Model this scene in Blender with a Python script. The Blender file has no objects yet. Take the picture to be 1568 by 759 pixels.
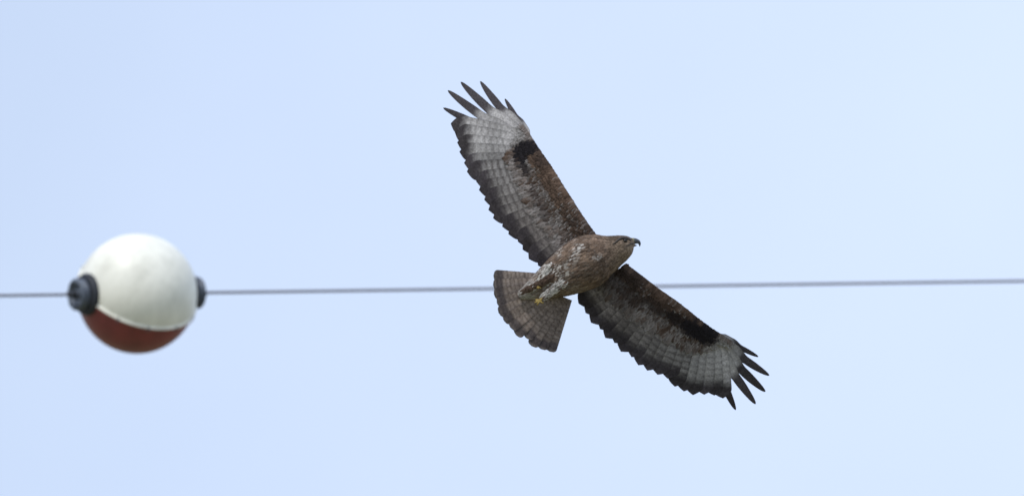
import bpy, math, random
import numpy as np
from mathutils import Vector, Matrix, noise as mn
random.seed(7)
rng = np.random.default_rng(7)
PITCH = math.radians(14)
scene = bpy.context.scene

# ---------------------------------------------------------------- helpers
def arr(*p): return np.array(p, float)
def lerp(a, b, t): return a + (b - a) * t
def sm(e0, e1, x):
    t = np.clip((x - e0) / (e1 - e0), 0, 1)
    return t * t * (3 - 2 * t)
def nz(x, y, z=0.0): return mn.noise(Vector((float(x), float(y), float(z))))
nzv = np.vectorize(nz)
def curve(pts, n):
    P = np.array(pts, float)
    Q = np.vstack([2 * P[0] - P[1], P, 2 * P[-1] - P[-2]])
    out = []
    for i in range(1, len(Q) - 2):
        for k in range(24):
            t = k / 24
            a, b, c, d = Q[i - 1], Q[i], Q[i + 1], Q[i + 2]
            out.append(.5 * (2 * b + (c - a) * t + (2 * a - 5 * b + 4 * c - d) * t * t + (3 * b - a - 3 * c + d) * t ** 3))
    out.append(P[-1])
    out = np.array(out)
    L = np.r_[0, np.cumsum(np.linalg.norm(np.diff(out, axis=0), axis=1))]
    s = np.linspace(0, L[-1], n)
    return np.stack([np.interp(s, L, out[:, k]) for k in range(P.shape[1])], 1)

class Geo:
    def __init__(s): s.V = []; s.F = []; s.C = []; s.n = 0
    def grid(s, P, C, wrap=False):
        a, b = P.shape[:2]
        s.V.append(P.reshape(-1, 3)); s.C.append(np.broadcast_to(C, P.shape).reshape(-1, 3))
        n = s.n
        for i in range(a - 1):
            for j in range(b if wrap else b - 1):
                k = (j + 1) % b
                s.F.append((n + i * b + j, n + i * b + k, n + (i + 1) * b + k, n + (i + 1) * b + j))
        s.n += a * b
    def tube(s, pts, rad, col, seg=10):
        pts = np.array(pts, float); rad = np.array(rad, float); m = len(pts)
        P = np.zeros((m + 2, seg, 3))
        T = np.gradient(pts, axis=0); T /= np.linalg.norm(T, axis=1)[:, None]
        ref = arr(0.13, 0.21, 0.97)
        for i in range(m):
            a = np.cross(T[i], ref); a /= np.linalg.norm(a); b = np.cross(T[i], a)
            for j in range(seg):
                q = 2 * math.pi * j / seg
                P[i + 1, j] = pts[i] + rad[i] * (a * math.cos(q) + b * math.sin(q))
        P[0] = pts[0]; P[-1] = pts[-1]
        C = np.array(col, float)
        if C.ndim == 2:
            C = np.vstack([C[:1], C, C[-1:]])[:, None, :] * np.ones((1, seg, 1))
        s.grid(P, C, wrap=True)
    def obj(s, name, mat, xf=None, smooth=True):
        V = np.vstack(s.V); C = np.vstack(s.C)
        if xf is not None: V = xf(V)
        me = bpy.data.meshes.new(name)
        me.from_pydata(V.tolist(), [], s.F); me.update()
        at = me.color_attributes.new("Col", 'FLOAT_COLOR', 'POINT')
        at.data.foreach_set("color", np.c_[C, np.ones(len(C))].astype(np.float32).ravel())
        me.polygons.foreach_set("use_smooth", [smooth] * len(me.polygons))
        me.materials.append(mat)
        o = bpy.data.objects.new(name, me); scene.collection.objects.link(o)
        return o

def attr_mat(name, rough=.8, spec=.2, transl=0.0, nscale=60, namp=.25, bump=0.0):
    m = bpy.data.materials.new(name); m.use_nodes = True
    nt = m.node_tree; N = nt.nodes; L = nt.links
    b = N['Principled BSDF']; out = N['Material Output']
    a = N.new('ShaderNodeAttribute'); a.attribute_name = "Col"
    tc = N.new('ShaderNodeTexCoord')
    no = N.new('ShaderNodeTexNoise'); no.inputs['Scale'].default_value = nscale; no.inputs['Detail'].default_value = 4
    L.new(tc.outputs['Object'], no.inputs['Vector'])
    mr = N.new('ShaderNodeMapRange'); mr.inputs['From Min'].default_value = .3; mr.inputs['From Max'].default_value = .7
    mr.inputs['To Min'].default_value = 1 - namp; mr.inputs['To Max'].default_value = 1 + namp
    L.new(no.outputs['Fac'], mr.inputs['Value'])
    mx = N.new('ShaderNodeVectorMath'); mx.operation = 'SCALE'
    L.new(a.outputs['Color'], mx.inputs[0]); L.new(mr.outputs['Result'], mx.inputs['Scale'])
    L.new(mx.outputs[0], b.inputs['Base Color'])
    b.inputs['Roughness'].default_value = rough
    b.inputs['Specular IOR Level'].default_value = spec
    if bump:
        bp = N.new('ShaderNodeBump'); bp.inputs['Strength'].default_value = bump; bp.inputs['Distance'].default_value = .002
        L.new(no.outputs['Fac'], bp.inputs['Height']); L.new(bp.outputs[0], b.inputs['Normal'])
    if transl:
        tr = N.new('ShaderNodeBsdfTranslucent'); L.new(mx.outputs[0], tr.inputs['Color'])
        ms = N.new('ShaderNodeMixShader'); ms.inputs[0].default_value = transl
        L.new(b.outputs[0], ms.inputs[1]); L.new(tr.outputs[0], ms.inputs[2]); L.new(ms.outputs[0], out.inputs['Surface'])
    return m

# ---------------------------------------------------------------- buzzard
S = 0.0018941
O2 = arr(880, 410)
def to_local(V):
    return np.stack([(V[:, 0] - O2[0]) * S, -(V[:, 1] - O2[1]) * S, V[:, 2] * S], 1)

DARK = arr(.030, .026, .030); BROWN = arr(.108, .073, .055); PALE = arr(.50, .48, .475)
MID = arr(.20, .177, .168); WHITE = arr(.62, .59, .55); CHEST = arr(.150, .106, .078)

def wprof(t, kind):
    if kind == 'sec':
        w = sm(-.05, .25, t) * np.sqrt(np.clip(1 - sm(0, 1, np.clip((t - .80) / .2, 0, 1)) ** 2.2, 0, 1))
    elif kind == 'fing':
        w = sm(-.05, .2, t) * (1 - .46 * sm(.38, .60, t)) * np.sqrt(np.clip(1 - np.clip((t - .66) / .34, 0, 1) ** 1.4, 0, 1))
    elif kind == 'tail':
        w = (.45 + .55 * t) * np.sqrt(np.clip(1 - np.clip((t - .92) / .08, 0, 1) ** 2.5, 0, 1))
    elif kind == 'body':
        w = (.6 + .4 * sm(0, .35, t)) * np.clip(1 - np.clip((t - .35) / .65, 0, 1) ** 1.6, 0, 1)
    else:
        w = (.55 + .45 * sm(0, .4, t)) * np.sqrt(np.clip(1 - np.clip((t - .55) / .45, 0, 1) ** 2.2, 0, 1))
    return np.maximum(w, .015)

def feather(g, base, tip, width, kind, zf, colf, nt=40, nv=7, tilt=1.0, bend=0.0, sweep=0.0):
    base = np.array(base, float); tip = np.array(tip, float)
    L = np.linalg.norm(tip - base); d = (tip - base) / L; p = arr(-d[1], d[0])
    t = np.linspace(0, 1, nt)[:, None]; v = np.linspace(-1, 1, nv)[None, :]
    w = wprof(t, kind) * width / 2
    off = sweep * L * t * (1 - t) + w * v
    X = base[0] + d[0] * L * t + p[0] * off; Y = base[1] + d[1] * L * t + p[1] * off
    Z = zf(X, Y) + tilt * v + bend * t ** 2.5 + .35 * (1 - v * v)
    P = np.stack([X, Y, Z], 2)
    C = colf(t * np.ones_like(v), v * np.ones_like(t), X, Y, L)
    g.grid(P, C)

def flight_col(kind, k, seed, painted_shade=1.0):
    r1, r2 = rng.uniform(-1, 1, 2)
    def f(t, v, X, Y, L):
        d = (1 - t) * L
        n_ = nzv(X * .16, Y * .16, seed)
        n2 = nzv(X * .035, Y * .035, 2.0)
        wob = 3 * r1 + 4.5 * n_
        if kind == 'fing': e = [42, 58, 60, 56, 40][k]
        else: e = 17 if kind == 'pri' else 20
        dk = sm(e + 11 + wob, e - 6 + wob, d)
        bars = sm(.45, .9, .5 + .5 * np.sin(2 * np.pi * d / 9.5 + r2 * .9 + .9 * np.abs(v) + 1.3 * n_))
        amt = {'fing': .10, 'pri': .30, 'sec': .66}[kind]
        amt = amt * sm(.0, .4, t)
        if kind == 'sec': basec = lerp(PALE * .66, MID * 1.1, min(1, .15 + k / 9))
        elif kind == 'pri': basec = lerp(PALE * 1.0, PALE * .75, k / 5)
        else: basec = PALE
        vane_tone = (.82 + .18 * np.cos(v * 1.3)) * (1 + .10 * r1 + .35 * n2)  # darker towards the vane edges, plus per-feather and blotchy variation
        C = basec[None, None] * vane_tone[..., None]
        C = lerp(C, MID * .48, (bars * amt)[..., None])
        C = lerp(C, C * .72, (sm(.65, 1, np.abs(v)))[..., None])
        dcol = DARK * (1.25 + .5 * r2) + arr(.010, .008, .008) * (1 + n_[..., None])
        dcol = dcol * (1 + .4 * sm(8, 0, d) * (kind != 'fing'))[..., None]
        C = lerp(C, dcol, (dk * .95)[..., None])
        rachis = np.exp(-(v / .10) ** 2) * (1 - dk) * .15
        C = lerp(C, arr(.6, .56, .5), rachis[..., None])
        return C * painted_shade
    return f

def build_wing(name, LE, TE, tips_f, tips_t, bases_f, shoulder, blobs, zslope, flip, wrist_u, painted_shade):
    g = Geo()
    LEc = curve(LE, 201); TEc = curve(TE, 201)
    sh = np.array(shoulder, float)
    def zf(X, Y):
        d = np.hypot(X - sh[0], Y - sh[1])
        return -8 - zslope * d - .00035 * d * d
    pts = []; rr = []
    for i in range(0, 201, 8):
        u = i / 200; r = lerp(9.5, 3.0, sm(0, 1, u))
        c = TEc[i] - LEc[i]; c /= np.linalg.norm(c)
        q = LEc[i] + c * r
        pts.append((q[0], q[1], float(zf(q[0], q[1])))); rr.append(r)
    g.tube(pts, rr, BROWN * .8 * painted_shade, 12)
    M = np.zeros((101, 9, 3))
    for i in range(101):
        for j in range(9):
            u = i / 100; f = lerp(.62, .35, u)
            q = lerp(LEc[i * 2] + 0, TEc[i * 2], .03 + f * j / 8)
            M[i, j] = (q[0], q[1], float(zf(q[0], q[1])) - 4)
    g.grid(M, BROWN * .7)
    n_t = len(tips_t)
    for k in range(n_t - 1, -1, -1):
        fr = k / (n_t - 1)
        u = lerp(wrist_u, .02, fr)
        i = int(u * 200)
        base = lerp(LEc[i], TEc[i], .16)
        kind = 'pri' if k < 5 else 'sec'
        L0 = tips_t[k]
        nb = tips_t[min(k + 1, n_t - 1)] - tips_t[max(k - 1, 0)]
        sp = np.linalg.norm(nb) / (1 if k in (0, n_t - 1) else 2)
        dd = (L0 - base) / np.linalg.norm(L0 - base)
        tip = L0 + rng.normal(0, .8, 2) + dd * rng.normal(0, 2.0)
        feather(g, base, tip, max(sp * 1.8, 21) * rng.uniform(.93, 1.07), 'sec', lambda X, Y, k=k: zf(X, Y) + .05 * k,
                flight_col(kind, k - (0 if kind == 'pri' else 5), k * 1.37 + 2, painted_shade), nt=64, nv=9, tilt=1.3 * flip, sweep=.05 * flip)
    fw = [15, 22, 25, 25, 23]
    for k in range(4, -1, -1):
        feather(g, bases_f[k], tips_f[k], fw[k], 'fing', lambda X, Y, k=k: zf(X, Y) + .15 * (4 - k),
                flight_col('fing', k, k * 1.1, painted_shade), nt=64, nv=9, tilt=1.2 * flip, bend=-14 + k * 1.5, sweep=(-.045 + rng.uniform(-.035, .035)) * flip)
    rows = 14
    for r in range(rows):
        rf = r / (rows - 1)
        n = 54 if r > 1 else 42
        for k in range(n):
            u = (k + .5 * (r % 2) + rng.uniform(-.35, .35)) / n
            if u > .985 or u < 0: continue
            i = int(u * 200)
            fmax = lerp(.66, .54, u / .7) if u < .7 else lerp(.54, .10, sm(.7, 1.0, u))
            cf = lerp(fmax, .015, rf ** .85) * rng.uniform(.93, 1.07)
            ch = TEc[i] - LEc[i]; cl = np.linalg.norm(ch); chd = ch / cl
            al = LEc[min(i + 6, 200)] - LEc[max(i - 6, 0)]; al /= np.linalg.norm(al)
            Lf = lerp(22, 10, rf ** .6) * rng.uniform(.8, 1.2) * (1 if u < .75 else .75)
            dr = chd + al * .25 + rng.normal(0, .12, 2); dr /= np.linalg.norm(dr)
            tip = LEc[i] + ch * cf; bs = tip - dr * Lf
            lim = LEc[i] + chd * .5
            if np.dot(bs - lim, chd) < 0:
                bs = lim + al * -2; tip = bs + dr * Lf * .9
            dkv = 0
            for (bx, by, rx, ry, an, st) in blobs:
                dx, dy = tip[0] - bx, tip[1] - by
                a = math.radians(an); xx = dx * math.cos(a) + dy * math.sin(a); yy = -dx * math.sin(a) + dy * math.cos(a)
                dkv = max(dkv, st * float(sm(1.3, .75, math.hypot(xx / rx, yy / ry) + rng.normal(0, .08))))
            nn = nz(tip[0] * .05, tip[1] * .05, 3)
            if r < 3: c0 = lerp(MID * 1.3, BROWN * 1.1, float(np.clip(.45 + nn + rng.normal(0, .3), 0, 1)))
            elif r < 7: c0 = lerp(BROWN * .9, MID * 1.1, float(np.clip(.30 + nn + rng.normal(0, .30), 0, 1)))
            else: c0 = lerp(BROWN * .9, BROWN * 1.75, float(np.clip(.3 + nn * .8 + rng.normal(0, .3), 0, 1)))
            if u > .78: c0 = lerp(c0, PALE * .9, float(sm(.78, .92, u)) * (1 - .8 * rf))
            c0 = lerp(c0, DARK * .85, dkv)
            edge = rng.random() < (.55 if r < 7 else .20)
            ec = PALE * rng.uniform(.4, .95) if edge and dkv < .4 else c0 * .7
            def cf_(t, v, X, Y, L, c0=c0, ec=ec, s=rng.uniform(.8, 1.2)):
                ctr = np.exp(-(v / .35) ** 2) * sm(.3, .8, t)
                C = c0[None, None] * s * (1 - .4 * ctr)[..., None]
                e = np.clip(sm(.3, 1, np.abs(v)) * .6 + sm(.70, 1, t) * .7, 0, 1) * .7
                return lerp(C, ec, e[..., None]) * painted_shade
            bulge = lerp(9, 3, u) * math.exp(-((cf - .10) / .16) ** 2)
            feather(g, bs, tip, lerp(12, 8, rf), 'body', lambda X, Y, z0=2.2 + rf * 2.5 + bulge: zf(X, Y) + z0,
                    cf_, nt=9, nv=5, tilt=.4 * flip, bend=.2)
    return g, zf

R_LE = [(914, 360), (898, 338), (881, 312), (863, 284), (846, 257), (831, 236), (819, 218), (808, 202), (799, 190)]
R_TE = [(838, 412), (813, 398), (789, 371), (765, 341), (743, 308), (723, 270), (707, 238), (696, 208), (694, 188)]
r_fb = [(812, 212), (812, 216), (813, 221), (814, 226), (815, 231)]
r_ft = [(773, 150), (735, 123), (705, 124), (685, 137), (678, 164)]
r_tt = curve([(688, 186), (697, 210), (706, 240), (722, 270), (742, 306), (764, 341), (790, 374), (812, 399), (838, 413)], 18)
r_blobs = [(793, 235, 12, 17, 0, 1), (806, 226, 15, 10, 20, 1), (797, 257, 8, 14, -25, .8), (824, 246, 14, 10, 50, .45),
           (812, 296, 6, 16, -30, .4), (826, 325, 8, 20, -30, .45), (880, 340, 14, 30, -35, .3)]
L_LE = [(962, 406), (985, 423), (1010, 442), (1040, 463), (1066, 484), (1090, 502), (1110, 515), (1125, 525)]
L_TE = [(887, 463), (912, 495), (945, 527), (980, 554), (1012, 574), (1045, 595), (1075, 602), (1100, 604), (1112, 600)]
l_fb = [(1098, 512), (1094, 514), (1090, 516), (1086, 517), (1082, 518)]
l_ft = [(1164, 547), (1181, 576), (1175, 601), (1160, 620), (1129, 629)]
l_tt = curve([(1110, 612), (1094, 604), (1076, 607), (1046, 600), (1013, 577), (981, 557), (946, 531), (914, 499), (887, 466)], 18)
l_blobs = [(1082, 516, 18, 15, 30, 1), (1060, 507, 22, 12, 33, 1), (1034, 492, 20, 9, 35, .8), (1000, 472, 26, 10, 38, .45),
           (945, 440, 46, 30, 40, .45)]

feath = attr_mat("feather_vane", rough=.85, spec=.12, transl=.12, nscale=190, namp=.30)
skinm = attr_mat("beak_and_leg_scale", rough=.45, spec=.4, nscale=300, namp=.12)
buzzard = bpy.data.objects.new("common_buzzard", None); scene.collection.objects.link(buzzard)
parts = []
g, zr = build_wing("right_wing", R_LE, R_TE, r_ft, r_tt, r_fb, (905, 372), r_blobs, .17, 1, .88, 1.0)
parts.append(g.obj("right_wing", feath, to_local))
g, zl = build_wing("left_wing", L_LE, L_TE, l_ft, l_tt, l_fb, (925, 430), l_blobs, .27, -1, .88, .88)  # lower wing's shade painted in: all its feather colours are darkened
parts.append(g.obj("left_wing", feath, to_local))

# tail
g = Geo()
tt = curve([(756, 422), (754, 438), (758, 458), (768, 484), (788, 508), (812, 526), (830, 535), (842, 538)], 12)
bb = curve([(846, 424), (848, 440), (858, 452), (872, 458)], 12)
def tail_col(k):
    r1, r2 = rng.uniform(-1, 1, 2)
    def f(t, v, X, Y, L):
        d = (1 - t) * L
        n_ = nzv(X * .15, Y * .15, k)
        bars = sm(.4, .9, .5 + .5 * np.sin(2 * np.pi * d / 6.5 + .6 * np.abs(v) + r1 * .9 + 1.2 * n_))
        C = (MID * arr(1.08, 1, .92) * lerp(1.35, .95, k / 11) * (1 + .12 * r2))[None, None] * (1 + .5 * n_)[..., None]
        C = lerp(C, BROWN * .8, (bars * .38)[..., None])
        C = lerp(C, DARK * 1.7, (sm(19, 12, d) * sm(2, 5, d) * .75)[..., None])
        C = lerp(C, MID * .6, sm(4, 2, d)[..., None])
        C = lerp(C, DARK * 2.5, (sm(.7, 1, np.abs(v)) * .3)[..., None])
        return C
    return f
for k in range(12):
    dd = (tt[k] - bb[k]) / np.linalg.norm(tt[k] - bb[k])
    feather(g, bb[k], tt[k] + dd * rng.normal(0, 1.3), 19, 'tail', lambda X, Y, k=k: -6 - .10 * np.hypot(X - 850, Y - 440) + .35 * (5.5 - abs(k - 5.5)),
            tail_col(k), nt=72, nv=9, tilt=.9 if k < 6 else -.9)
parts.append(g.obj("tail", feath, to_local))

# body ------------------------------------------------------------
st = np.array([
    (794, 453, 4, 3, -5), (808, 447, 11, 8, -4), (828, 438, 20, 16, -2), (852, 426, 30, 25, 0), (876, 413, 37, 31, 2), (899, 401, 40, 34, 3),
    (917, 393, 36, 31, 3), (931, 388, 29, 25, 3), (943, 383, 23.5, 21, 3), (953, 378.5, 19.5, 20, 3), (962, 374.5, 14.5, 16, 3),
    (968, 372.5, 9, 10, 3), (972, 372, 3.5, 4, 3)], float)
SC = curve(st, 160)
ax = np.gradient(SC[:, :2], axis=0); ax /= np.linalg.norm(ax, axis=1)[:, None]
def surf(s, ph, lift=0.0):
    i = s * 159; i0 = int(min(158, i)); f = i - i0
    c = lerp(SC[i0], SC[i0 + 1], f); a = ax[i0]; n = arr(-a[1], a[0])
    hw = c[2] + lift; hd = c[3] + lift
    q = hw * math.sin(ph)
    return arr(c[0] + n[0] * q, c[1] + n[1] * q, c[4] + hd * math.cos(ph))
HEADC = arr(.21, .158, .118)
def body_col(p, s, ph=0.0):
    n1 = nz(p[0] * .09, p[1] * .09, 5); n2 = nz(p[0] * .3, p[1] * .3, 9)
    c = lerp(CHEST * .65, CHEST * 1.9, float(np.clip(.38 + n1 + .8 * n2, 0, 1)))
    c = lerp(lerp(WHITE * .8, MID * .9, float(np.clip(.3 + 1.6 * n2 + .5 * n1, 0, 1))), c, float(sm(.12, .34, s + .12 * n1)))
    if s > .72: c = lerp(c, HEADC, float(sm(.72, .84, s)))
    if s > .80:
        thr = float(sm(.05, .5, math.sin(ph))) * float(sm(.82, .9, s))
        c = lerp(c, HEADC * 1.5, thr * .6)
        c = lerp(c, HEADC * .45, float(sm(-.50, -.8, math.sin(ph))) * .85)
    return c
g = Geo()
P = np.zeros((160, 56, 3)); C = np.zeros((160, 56, 3))
for i in range(160):
    for j in range(56):
        ph = 2 * math.pi * j / 56
        p = surf(i / 159, ph)
        k = .6 * nz(p[0] * .25, p[1] * .25, p[2] * .25)
        P[i, j] = surf(i / 159, ph, k); C[i, j] = body_col(p, i / 159, ph) * .85
g.grid(P, C, wrap=True)
NR = 70
for r in range(NR):
    s = .05 + .90 * (r / (NR - 1))
    Lr = lerp(.085, .024, float(sm(.5, .86, s)))
    hwid = np.interp(s, np.linspace(0, 1, 160), SC[:, 2])
    n = max(8, int(2 * math.pi * hwid / lerp(5.6, 3.2, float(sm(.55, .85, s)))))
    for k in range(n):
        ph = 2 * math.pi * (k + .5 * (r % 2) + rng.uniform(-.45, .45)) / n
        s0 = min(.985, s + rng.uniform(-.01, .01)); s1 = max(0.005, s0 - Lr * rng.uniform(.75, 1.25))
        pm = surf(s0, ph); c0 = body_col(pm, s0, ph) * rng.uniform(.7, 1.3)
        dph = lerp(3.0, 1.6, float(sm(.55, .85, s))) / hwid * rng.uniform(.8, 1.2)
        nt_, nv_ = 9, 5
        G = np.zeros((nt_, nv_, 3)); CC = np.zeros((nt_, nv_, 3))
        up_ = float(sm(.45, -.25, math.sin(ph) + .35 * nz(pm[0] * .08, pm[1] * .08)))
        front = float(sm(.22, .30, s0)) * (1 - float(sm(.42, .56, s0 + .35 * nz(pm[0] * .06, pm[1] * .06, 1)))) * (.25 + .75 * up_)
        streak = rng.random() < .5
        for a in range(nt_):
            t = a / (nt_ - 1); w = float(wprof(np.array(t), 'body'))
            for b in range(nv_):
                v = -1 + 2 * b / (nv_ - 1)
                G[a, b] = surf(lerp(s0, s1, t), ph + dph * w * v, .4 + lerp(.9, .35, float(sm(.6, .85, s0))) * t - .25 * v * v)
                bar = float(sm(-.35, .25, math.sin(t * 8 + 1)))
                cc = lerp(c0, lerp(WHITE * .95, BROWN * .8, bar), front * .85)
                if s0 > .42 and s0 < .8 and streak: cc = lerp(cc, BROWN * .55, .5 * math.exp(-(v / .4) ** 2))
                if s0 > .42 and s0 < .8 and not streak: cc = lerp(cc, MID * 1.5, .4 * float(sm(.6, 1, t)))
                CC[a, b] = cc
        g.grid(G, CC)
def lobe(p0, p1, r0, r1, col):
    m = 16; pts = [lerp(np.array(p0, float), np.array(p1, float), i / (m - 1)) for i in range(m)]
    rr = [lerp(r0, r1, (i / (m - 1))) * math.sin(math.pi * (.15 + .8 * i / (m - 1))) ** .5 for i in range(m)]
    g.tube(pts, rr, col * .8, 14)
    for q in range(90):
        t = rng.uniform(0, .95); c = lerp(np.array(p0, float), np.array(p1, float), t); r = lerp(r0, r1, t)
        o = rng.uniform(-1, 1); d = np.array(p1, float) - p0; d /= np.linalg.norm(d)
        nn = arr(-d[1], d[0]); zz = r * math.sqrt(max(0, 1 - o * o))
        b = c[:2] + nn * o * r * .9; tp = b + d[:2] * 9
        cl = np.array(col) * rng.uniform(.5, 1.25)
        if rng.random() < .3: cl = BROWN * 1.3
        feather(g, b, tp, 4.0, 'body', lambda X, Y, z=c[2] + zz + .6: z + 0 * X, lambda t, v, X, Y, L, cl=cl: cl * (1 - .25 * np.cos(t * 9))[..., None], nt=7, nv=3, tilt=.2)
lobe((868, 428, 21), (832, 455, 16), 9, 4.5, WHITE * 1.0)
lobe((848, 404, 15), (818, 440, 11), 8, 4, WHITE * 1.2)
lobe((850, 422, 20), (800, 447, 8), 6.5, 3.5, BROWN * 1.2)
parts.append(g.obj("body_and_head", feath, to_local))

# beak, eye, legs
g = Geo()
g.tube(curve([(962, 371, 3), (968, 369.6, 3), (973, 369, 3), (977.5, 370.2, 3), (979.6, 373.6, 3), (979.4, 377.5, 3)], 14),
       np.interp(np.linspace(0, 1, 14), [0, .35, .6, .8, 1], [7, 5.2, 3.6, 2.1, .3]),
       np.array([lerp(arr(.30, .27, .12), arr(.05, .055, .065), float(sm(.3, .42, i / 13))) for i in range(14)]), 12)
g.tube(curve([(961, 376.5, 3), (968, 376, 3), (975, 375.6, 3)], 8), np.linspace(5.0, .6, 8), arr(.09, .085, .08), 10)
parts.append(g.obj("beak", skinm, to_local))
g = Geo()
for sg in (1, -1):
    ph = -.48 if sg == 1 else math.pi + .48
    ep = surf(.90, ph)
    g.tube([ep + arr(0, 0, z) for z in np.linspace(-3.2, 3.2, 9)], [max(.1, math.sqrt(max(0, 10.3 - z * z))) for z in np.linspace(-3.2, 3.2, 9)], arr(.012, .009, .008), 14)
    def pp(a): return a if sg == 1 else math.pi - a
    pts = [surf(s_, pp(p_), .9) for s_, p_ in ((.955, -.50), (.93, -.66), (.90, -.78), (.87, -.74), (.835, -.55), (.80, -.42))]
    g.tube(curve(pts, 20), np.interp(np.linspace(0, 1, 20), [0, .4, 1], [1.2, 2.6, .6]), arr(.035, .026, .022), 8)
    pts = [surf(s_, pp(p_), .5) for s_, p_ in ((.97, .05), (.94, .0), (.90, .05), (.87, .1))]
    g.tube(curve(pts, 12), np.linspace(1.0, .3, 12), arr(.05, .04, .035), 8)
parts.append(g.obj("eye_and_brow", skinm, to_local))
g = Geo(); YEL = arr(.42, .30, .09)
for (ox, oy, sc) in ((-3, 1, .95), (-8, -17, .5)):
    def q(x, y, z): return (838 + ox + (x) * sc, 453 + oy + y * sc, 18 + z)
    g.tube(curve([q(4, -3, -3), q(-4, 2, 0), q(-9, 6, 1)], 8), np.linspace(2.8, 2.2, 8) * sc, YEL, 10)
    for (dx, dy) in ((-6, -1), (-7, 3), (-4, 6)):
        g.tube(curve([q(-9, 6, 1), q(-9 + dx * .5, 6 + dy * .5, 3), q(-9 + dx, 6 + dy, 1), q(-9 + dx * 1.1 + 1, 6 + dy * 1.15, -2)], 12),
               np.linspace(1.9, 1.0, 12) * sc, YEL, 8)
        g.tube(curve([q(-9 + dx * 1.1 + 1, 6 + dy * 1.15, -2), q(-8 + dx * 1.1, 6.5 + dy * 1.15, -4), q(-6.5 + dx * 1.1, 6 + dy * 1.1, -5)], 6),
               np.linspace(1.0, .15, 6) * sc, arr(.02, .02, .02), 8)
    g.tube(curve([q(-9, 6, 1), q(-6, 9, 2), q(-3, 10, 0)], 8), np.linspace(1.8, .8, 8) * sc, YEL, 8)
parts.append(g.obj("feet", skinm, to_local))
for o in parts: o.parent = buzzard

def cam2world(x, y, depth):
    cp, sp = math.cos(PITCH), math.sin(PITCH)
    return Vector((x, depth * cp - y * sp, 1.7 + depth * sp + y * cp))
VR = Matrix.Rotation(math.pi / 2 + PITCH, 4, 'X')
buzzard.matrix_world = Matrix.Translation(cam2world(.1818, -.0578, 33.0)) @ VR

# ---------------------------------------------------------------- marker ball
R = .30
ball = bpy.data.objects.new("aerial_marker_ball", None); scene.collection.objects.link(ball)
def dirt_mat(name, col, col2, rough=.4):
    m = bpy.data.materials.new(name); m.use_nodes = True
    N = m.node_tree.nodes; L = m.node_tree.links; b = N['Principled BSDF']
    tc = N.new('ShaderNodeTexCoord'); mp = N.new('ShaderNodeMapping'); mp.inputs['Scale'].default_value = (9, 9, 2.5)
    n = N.new('ShaderNodeTexNoise'); n.inputs['Scale'].default_value = 1.2; n.inputs['Detail'].default_value = 8; n.inputs['Roughness'].default_value = .65
    r = N.new('ShaderNodeValToRGB'); r.color_ramp.elements[0].position = .42; r.color_ramp.elements[1].position = .72
    r.color_ramp.elements[0].color = (*col, 1); r.color_ramp.elements[1].color = (*col2, 1)
    L.new(tc.outputs['Object'], mp.inputs[0]); L.new(mp.outputs[0], n.inputs['Vector']); L.new(n.outputs['Fac'], r.inputs[0]); L.new(r.outputs[0], b.inputs['Base Color'])
    n2 = N.new('ShaderNodeTexNoise'); n2.inputs['Scale'].default_value = 25
    bp = N.new('ShaderNodeBump'); bp.inputs['Strength'].default_value = .15; bp.inputs['Distance'].default_value = .004
    L.new(tc.outputs['Object'], n2.inputs['Vector']); L.new(n2.outputs['Fac'], bp.inputs['Height']); L.new(bp.outputs[0], b.inputs['Normal'])
    b.inputs['Roughness'].default_value = rough; b.inputs['Specular IOR Level'].default_value = .35
    return m
m_white = dirt_mat("white_weathered_plastic", (.88, .87, .77), (.70, .69, .60))
m_red = dirt_mat("faded_red_plastic", (.25, .058, .056), (.18, .050, .050))
m_rub = dirt_mat("black_rubber", (.022, .025, .033), (.045, .05, .065), .6)
m_gal = dirt_mat("galvanised_clamp", (.08, .095, .125), (.19, .22, .27), .5)
def lathe(name, prof, axis, mat, seg=72):
    g = Geo(); m = len(prof); n = seg
    P = np.zeros((m, n, 3))
    for i, (r, a) in enumerate(prof):
        for j in range(n):
            q = 2 * math.pi * j / seg; c, s_ = r * math.cos(q), r * math.sin(q)
            P[i, j] = (a, c, s_) if axis == 'X' else (c, s_, a)
    g.grid(P, arr(1, 1, 1), wrap=True)
    o = g.obj(name, mat); o.parent = ball
    return o
hs = [(R * math.cos(a), R * math.sin(a)) for a in np.linspace(0, math.pi / 2, 40)]
up = [(R + .004, .001), (R + .009, .002), (R + .009, .008), (R + .001, .011)] + [(r, z) for r, z in hs if z > .012]
lathe("upper_shell", up, 'Z', m_white, 96)
lo = [(r, -z) for r, z in up[1:]]
lathe("lower_shell", [(R - .01, -.002)] + lo, 'Z', m_red, 96)
for sgn, nm in ((-1, "near"), (1, "far")):
    col = [(.0, .24), (.098, .262), (.104, .272), (.106, .296), (.098, .312), (.070, .316), (.055, .290)]
    lathe("rubber_collar_" + nm, [(r, a * sgn) for r, a in col], 'X', m_rub)
    hub = [(.058, .285), (.064, .312), (.076, .318), (.078, .330), (.068, .335), (.068, .341), (.080, .345), (.080, .356), (.070, .362), (.052, .362), (.046, .345), (.026, .343), (.022, .355), (.012, .355)]
    lathe("clamp_hub_" + nm, [(r, a * sgn) for r, a in hub], 'X', m_gal)
    lathe("cable_grip_" + nm, [(.020, .345 * sgn), (.020, .368 * sgn), (.013, .38 * sgn), (.010, .40 * sgn), (.008, .402 * sgn)], 'X', m_rub, 24)
    g = Geo()
    for k in range(6):
        q = 2 * math.pi * (k + .5) / 6; c = arr(0, .060 * math.cos(q), .060 * math.sin(q))
        g.tube([c + arr(.355 * sgn, 0, 0), c + arr(.370 * sgn, 0, 0)], [.008, .008], arr(1, 1, 1), 6)
    o = g.obj("clamp_bolts_" + nm, m_rub, smooth=False); o.parent = ball
g = Geo()
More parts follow.
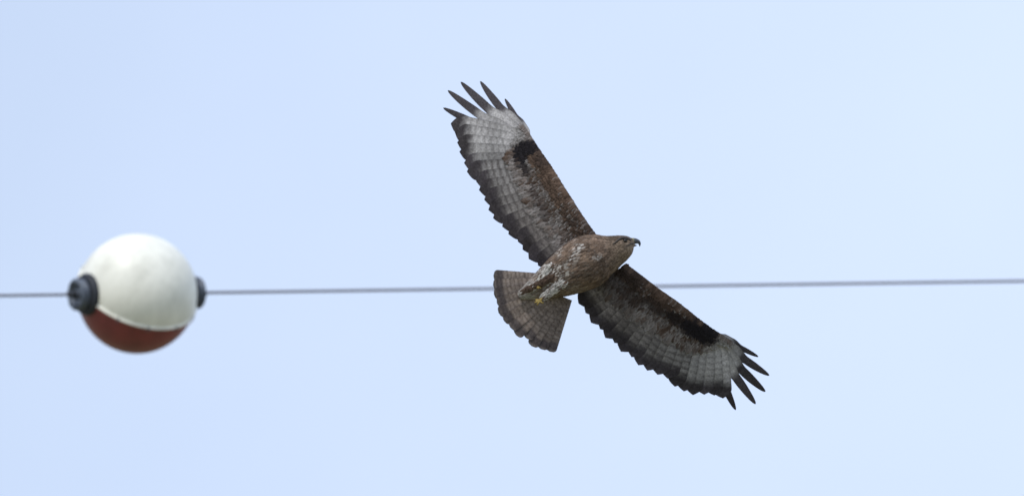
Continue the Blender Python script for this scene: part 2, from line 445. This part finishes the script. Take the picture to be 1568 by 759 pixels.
for k in range(12):
    q = 2 * math.pi * (k + .5) / 12
    c = arr((R + .006) * math.cos(q), (R + .006) * math.sin(q), 0)
    g.tube([c + arr(0, 0, -.012), c + arr(0, 0, .012)], [.005, .005], arr(1, 1, 1), 6)
o = g.obj("seam_bolts", m_gal, smooth=False); o.parent = ball

wd = Vector((.837, .0098, -.54)).normalized()
nn = Vector((.294, .808, .51)); nn = (nn - wd * nn.dot(wd)).normalized(); yy = nn.cross(wd)
Rm = Matrix((wd, yy, nn)).transposed().to_4x4()
BC = cam2world(-1.872, -.228, 56.81)
ball.matrix_world = Matrix.Translation(BC) @ VR @ Rm

# ---------------------------------------------------------------- stranded cable
m_cab = bpy.data.materials.new("weathered_aluminium_cable"); m_cab.use_nodes = True
b = m_cab.node_tree.nodes['Principled BSDF']
tcn = m_cab.node_tree.nodes.new('ShaderNodeTexCoord'); nn_ = m_cab.node_tree.nodes.new('ShaderNodeTexNoise'); nn_.inputs['Scale'].default_value = 14
rp = m_cab.node_tree.nodes.new('ShaderNodeValToRGB'); rp.color_ramp.elements[0].color = (.10, .09, .115, 1); rp.color_ramp.elements[1].color = (.22, .20, .24, 1)
m_cab.node_tree.links.new(tcn.outputs['Object'], nn_.inputs['Vector']); m_cab.node_tree.links.new(nn_.outputs['Fac'], rp.inputs[0]); m_cab.node_tree.links.new(rp.outputs[0], b.inputs['Base Color'])
b.inputs['Roughness'].default_value = .6; b.inputs['Metallic'].default_value = .2
g = Geo()
half = 45.0; ns = 9000; xs = np.linspace(-half, half, ns)
sag = 0.00004 * xs ** 2
for k in range(3):
    q = 2 * math.pi * (xs / .10) + k * 2 * math.pi / 3
    cy, cz = .0038 * np.cos(q), .0038 * np.sin(q) + sag
    Pg = np.zeros((ns, 5, 3))
    for j in range(5):
        a = 2 * math.pi * j / 5
        Pg[:, j, 0] = xs; Pg[:, j, 1] = cy + .0042 * math.cos(a); Pg[:, j, 2] = cz + .0042 * math.sin(a)
    g.grid(Pg, arr(.2, .2, .2), wrap=True)
cable = g.obj("power_line_cable", m_cab)
cable.matrix_world = Matrix.Translation(BC) @ VR @ Rm

# ---------------------------------------------------------------- ground
me = bpy.data.meshes.new("ground"); n = 60; sz = 6000  # unseen sheet, added to bounce warm light onto the bird's underside
vs = [(-sz / 2 + sz * i / n, -sz / 2 + sz * j / n, 0) for j in range(n + 1) for i in range(n + 1)]
fs = [(j * (n + 1) + i, j * (n + 1) + i + 1, (j + 1) * (n + 1) + i + 1, (j + 1) * (n + 1) + i) for j in range(n) for i in range(n)]
me.from_pydata(vs, [], fs); gr = bpy.data.objects.new("ground", me); scene.collection.objects.link(gr)
mg = bpy.data.materials.new("dry_grass_field"); mg.use_nodes = True; N = mg.node_tree.nodes; L = mg.node_tree.links
tc = N.new('ShaderNodeTexCoord'); no = N.new('ShaderNodeTexNoise'); no.inputs['Scale'].default_value = .15; no.inputs['Detail'].default_value = 12
r = N.new('ShaderNodeValToRGB'); r.color_ramp.elements[0].color = (.10, .11, .05, 1); r.color_ramp.elements[1].color = (.26, .23, .14, 1)
r.color_ramp.elements[0].position = .35; r.color_ramp.elements[1].position = .65
L.new(tc.outputs['Object'], no.inputs['Vector']); L.new(no.outputs['Fac'], r.inputs[0]); L.new(r.outputs[0], N['Principled BSDF'].inputs['Base Color'])
N['Principled BSDF'].inputs['Roughness'].default_value = .95
me.materials.append(mg)

# ---------------------------------------------------------------- light and sky
EL = math.radians(52); RO = math.radians(212)
sd = Vector((math.sin(RO) * math.cos(EL), math.cos(RO) * math.cos(EL), math.sin(EL)))
sun = bpy.data.lights.new("sun", 'SUN'); sun.energy = 2.1; sun.angle = math.radians(8); sun.color = (1, .95, .87)
so = bpy.data.objects.new("sun", sun); scene.collection.objects.link(so)
so.rotation_euler = sd.to_track_quat('Z', 'Y').to_euler()
w = bpy.data.worlds.new("World"); scene.world = w; w.use_nodes = True
N = w.node_tree.nodes; L = w.node_tree.links; bg = N['Background']
sky = N.new('ShaderNodeTexSky'); sky.sky_type = 'NISHITA'; sky.sun_disc = False; sky.sun_elevation = EL; sky.sun_rotation = RO
sky.air_density = 1.0; sky.dust_density = 1.0; sky.ozone_density = 1.0
tc = N.new('ShaderNodeTexCoord')
no = N.new('ShaderNodeTexNoise'); no.inputs['Scale'].default_value = 20; no.inputs['Detail'].default_value = 3; no.inputs['Roughness'].default_value = .45
L.new(tc.outputs['Generated'], no.inputs['Vector'])
dp = N.new('ShaderNodeVectorMath'); dp.operation = 'DOT_PRODUCT'; dp.inputs[1].default_value = (1, 0, 0.25)
L.new(tc.outputs['Generated'], dp.inputs[0])
ad = N.new('ShaderNodeMath'); ad.operation = 'MULTIPLY_ADD'; ad.inputs[1].default_value = 5.0; ad.inputs[2].default_value = -.25
L.new(dp.outputs['Value'], ad.inputs[0])
ad2 = N.new('ShaderNodeMath'); ad2.operation = 'MULTIPLY_ADD'; ad2.inputs[1].default_value = .7
L.new(no.outputs['Fac'], ad2.inputs[0]); L.new(ad.outputs[0], ad2.inputs[2])
mr = N.new('ShaderNodeMapRange'); mr.inputs['From Min'].default_value = 0; mr.inputs['From Max'].default_value = .8
mr.inputs['To Min'].default_value = .66; mr.inputs['To Max'].default_value = .93
L.new(ad2.outputs[0], mr.inputs['Value'])
mx = N.new('ShaderNodeMix'); mx.data_type = 'RGBA'
mx.inputs['B'].default_value = (6.6, 7.7, 9.9, 1)
L.new(mr.outputs['Result'], mx.inputs['Factor']); L.new(sky.outputs[0], mx.inputs['A']); L.new(mx.outputs['Result'], bg.inputs['Color'])
bg.inputs['Strength'].default_value = .115

# ---------------------------------------------------------------- camera
cd = bpy.data.cameras.new("camera"); cd.lens = 400; cd.sensor_width = 36; cd.clip_end = 10000; cd.clip_start = .5
cam = bpy.data.objects.new("camera", cd); scene.collection.objects.link(cam)
cam.location = (0, 0, 1.7); cam.rotation_euler = (math.pi / 2 + PITCH, 0, 0)
cd.dof.use_dof = True; cd.dof.focus_distance = 34.6; cd.dof.aperture_fstop = 9.5
scene.camera = cam
scene.view_settings.view_transform = 'Standard'; scene.view_settings.look = 'None'; scene.view_settings.exposure = 0
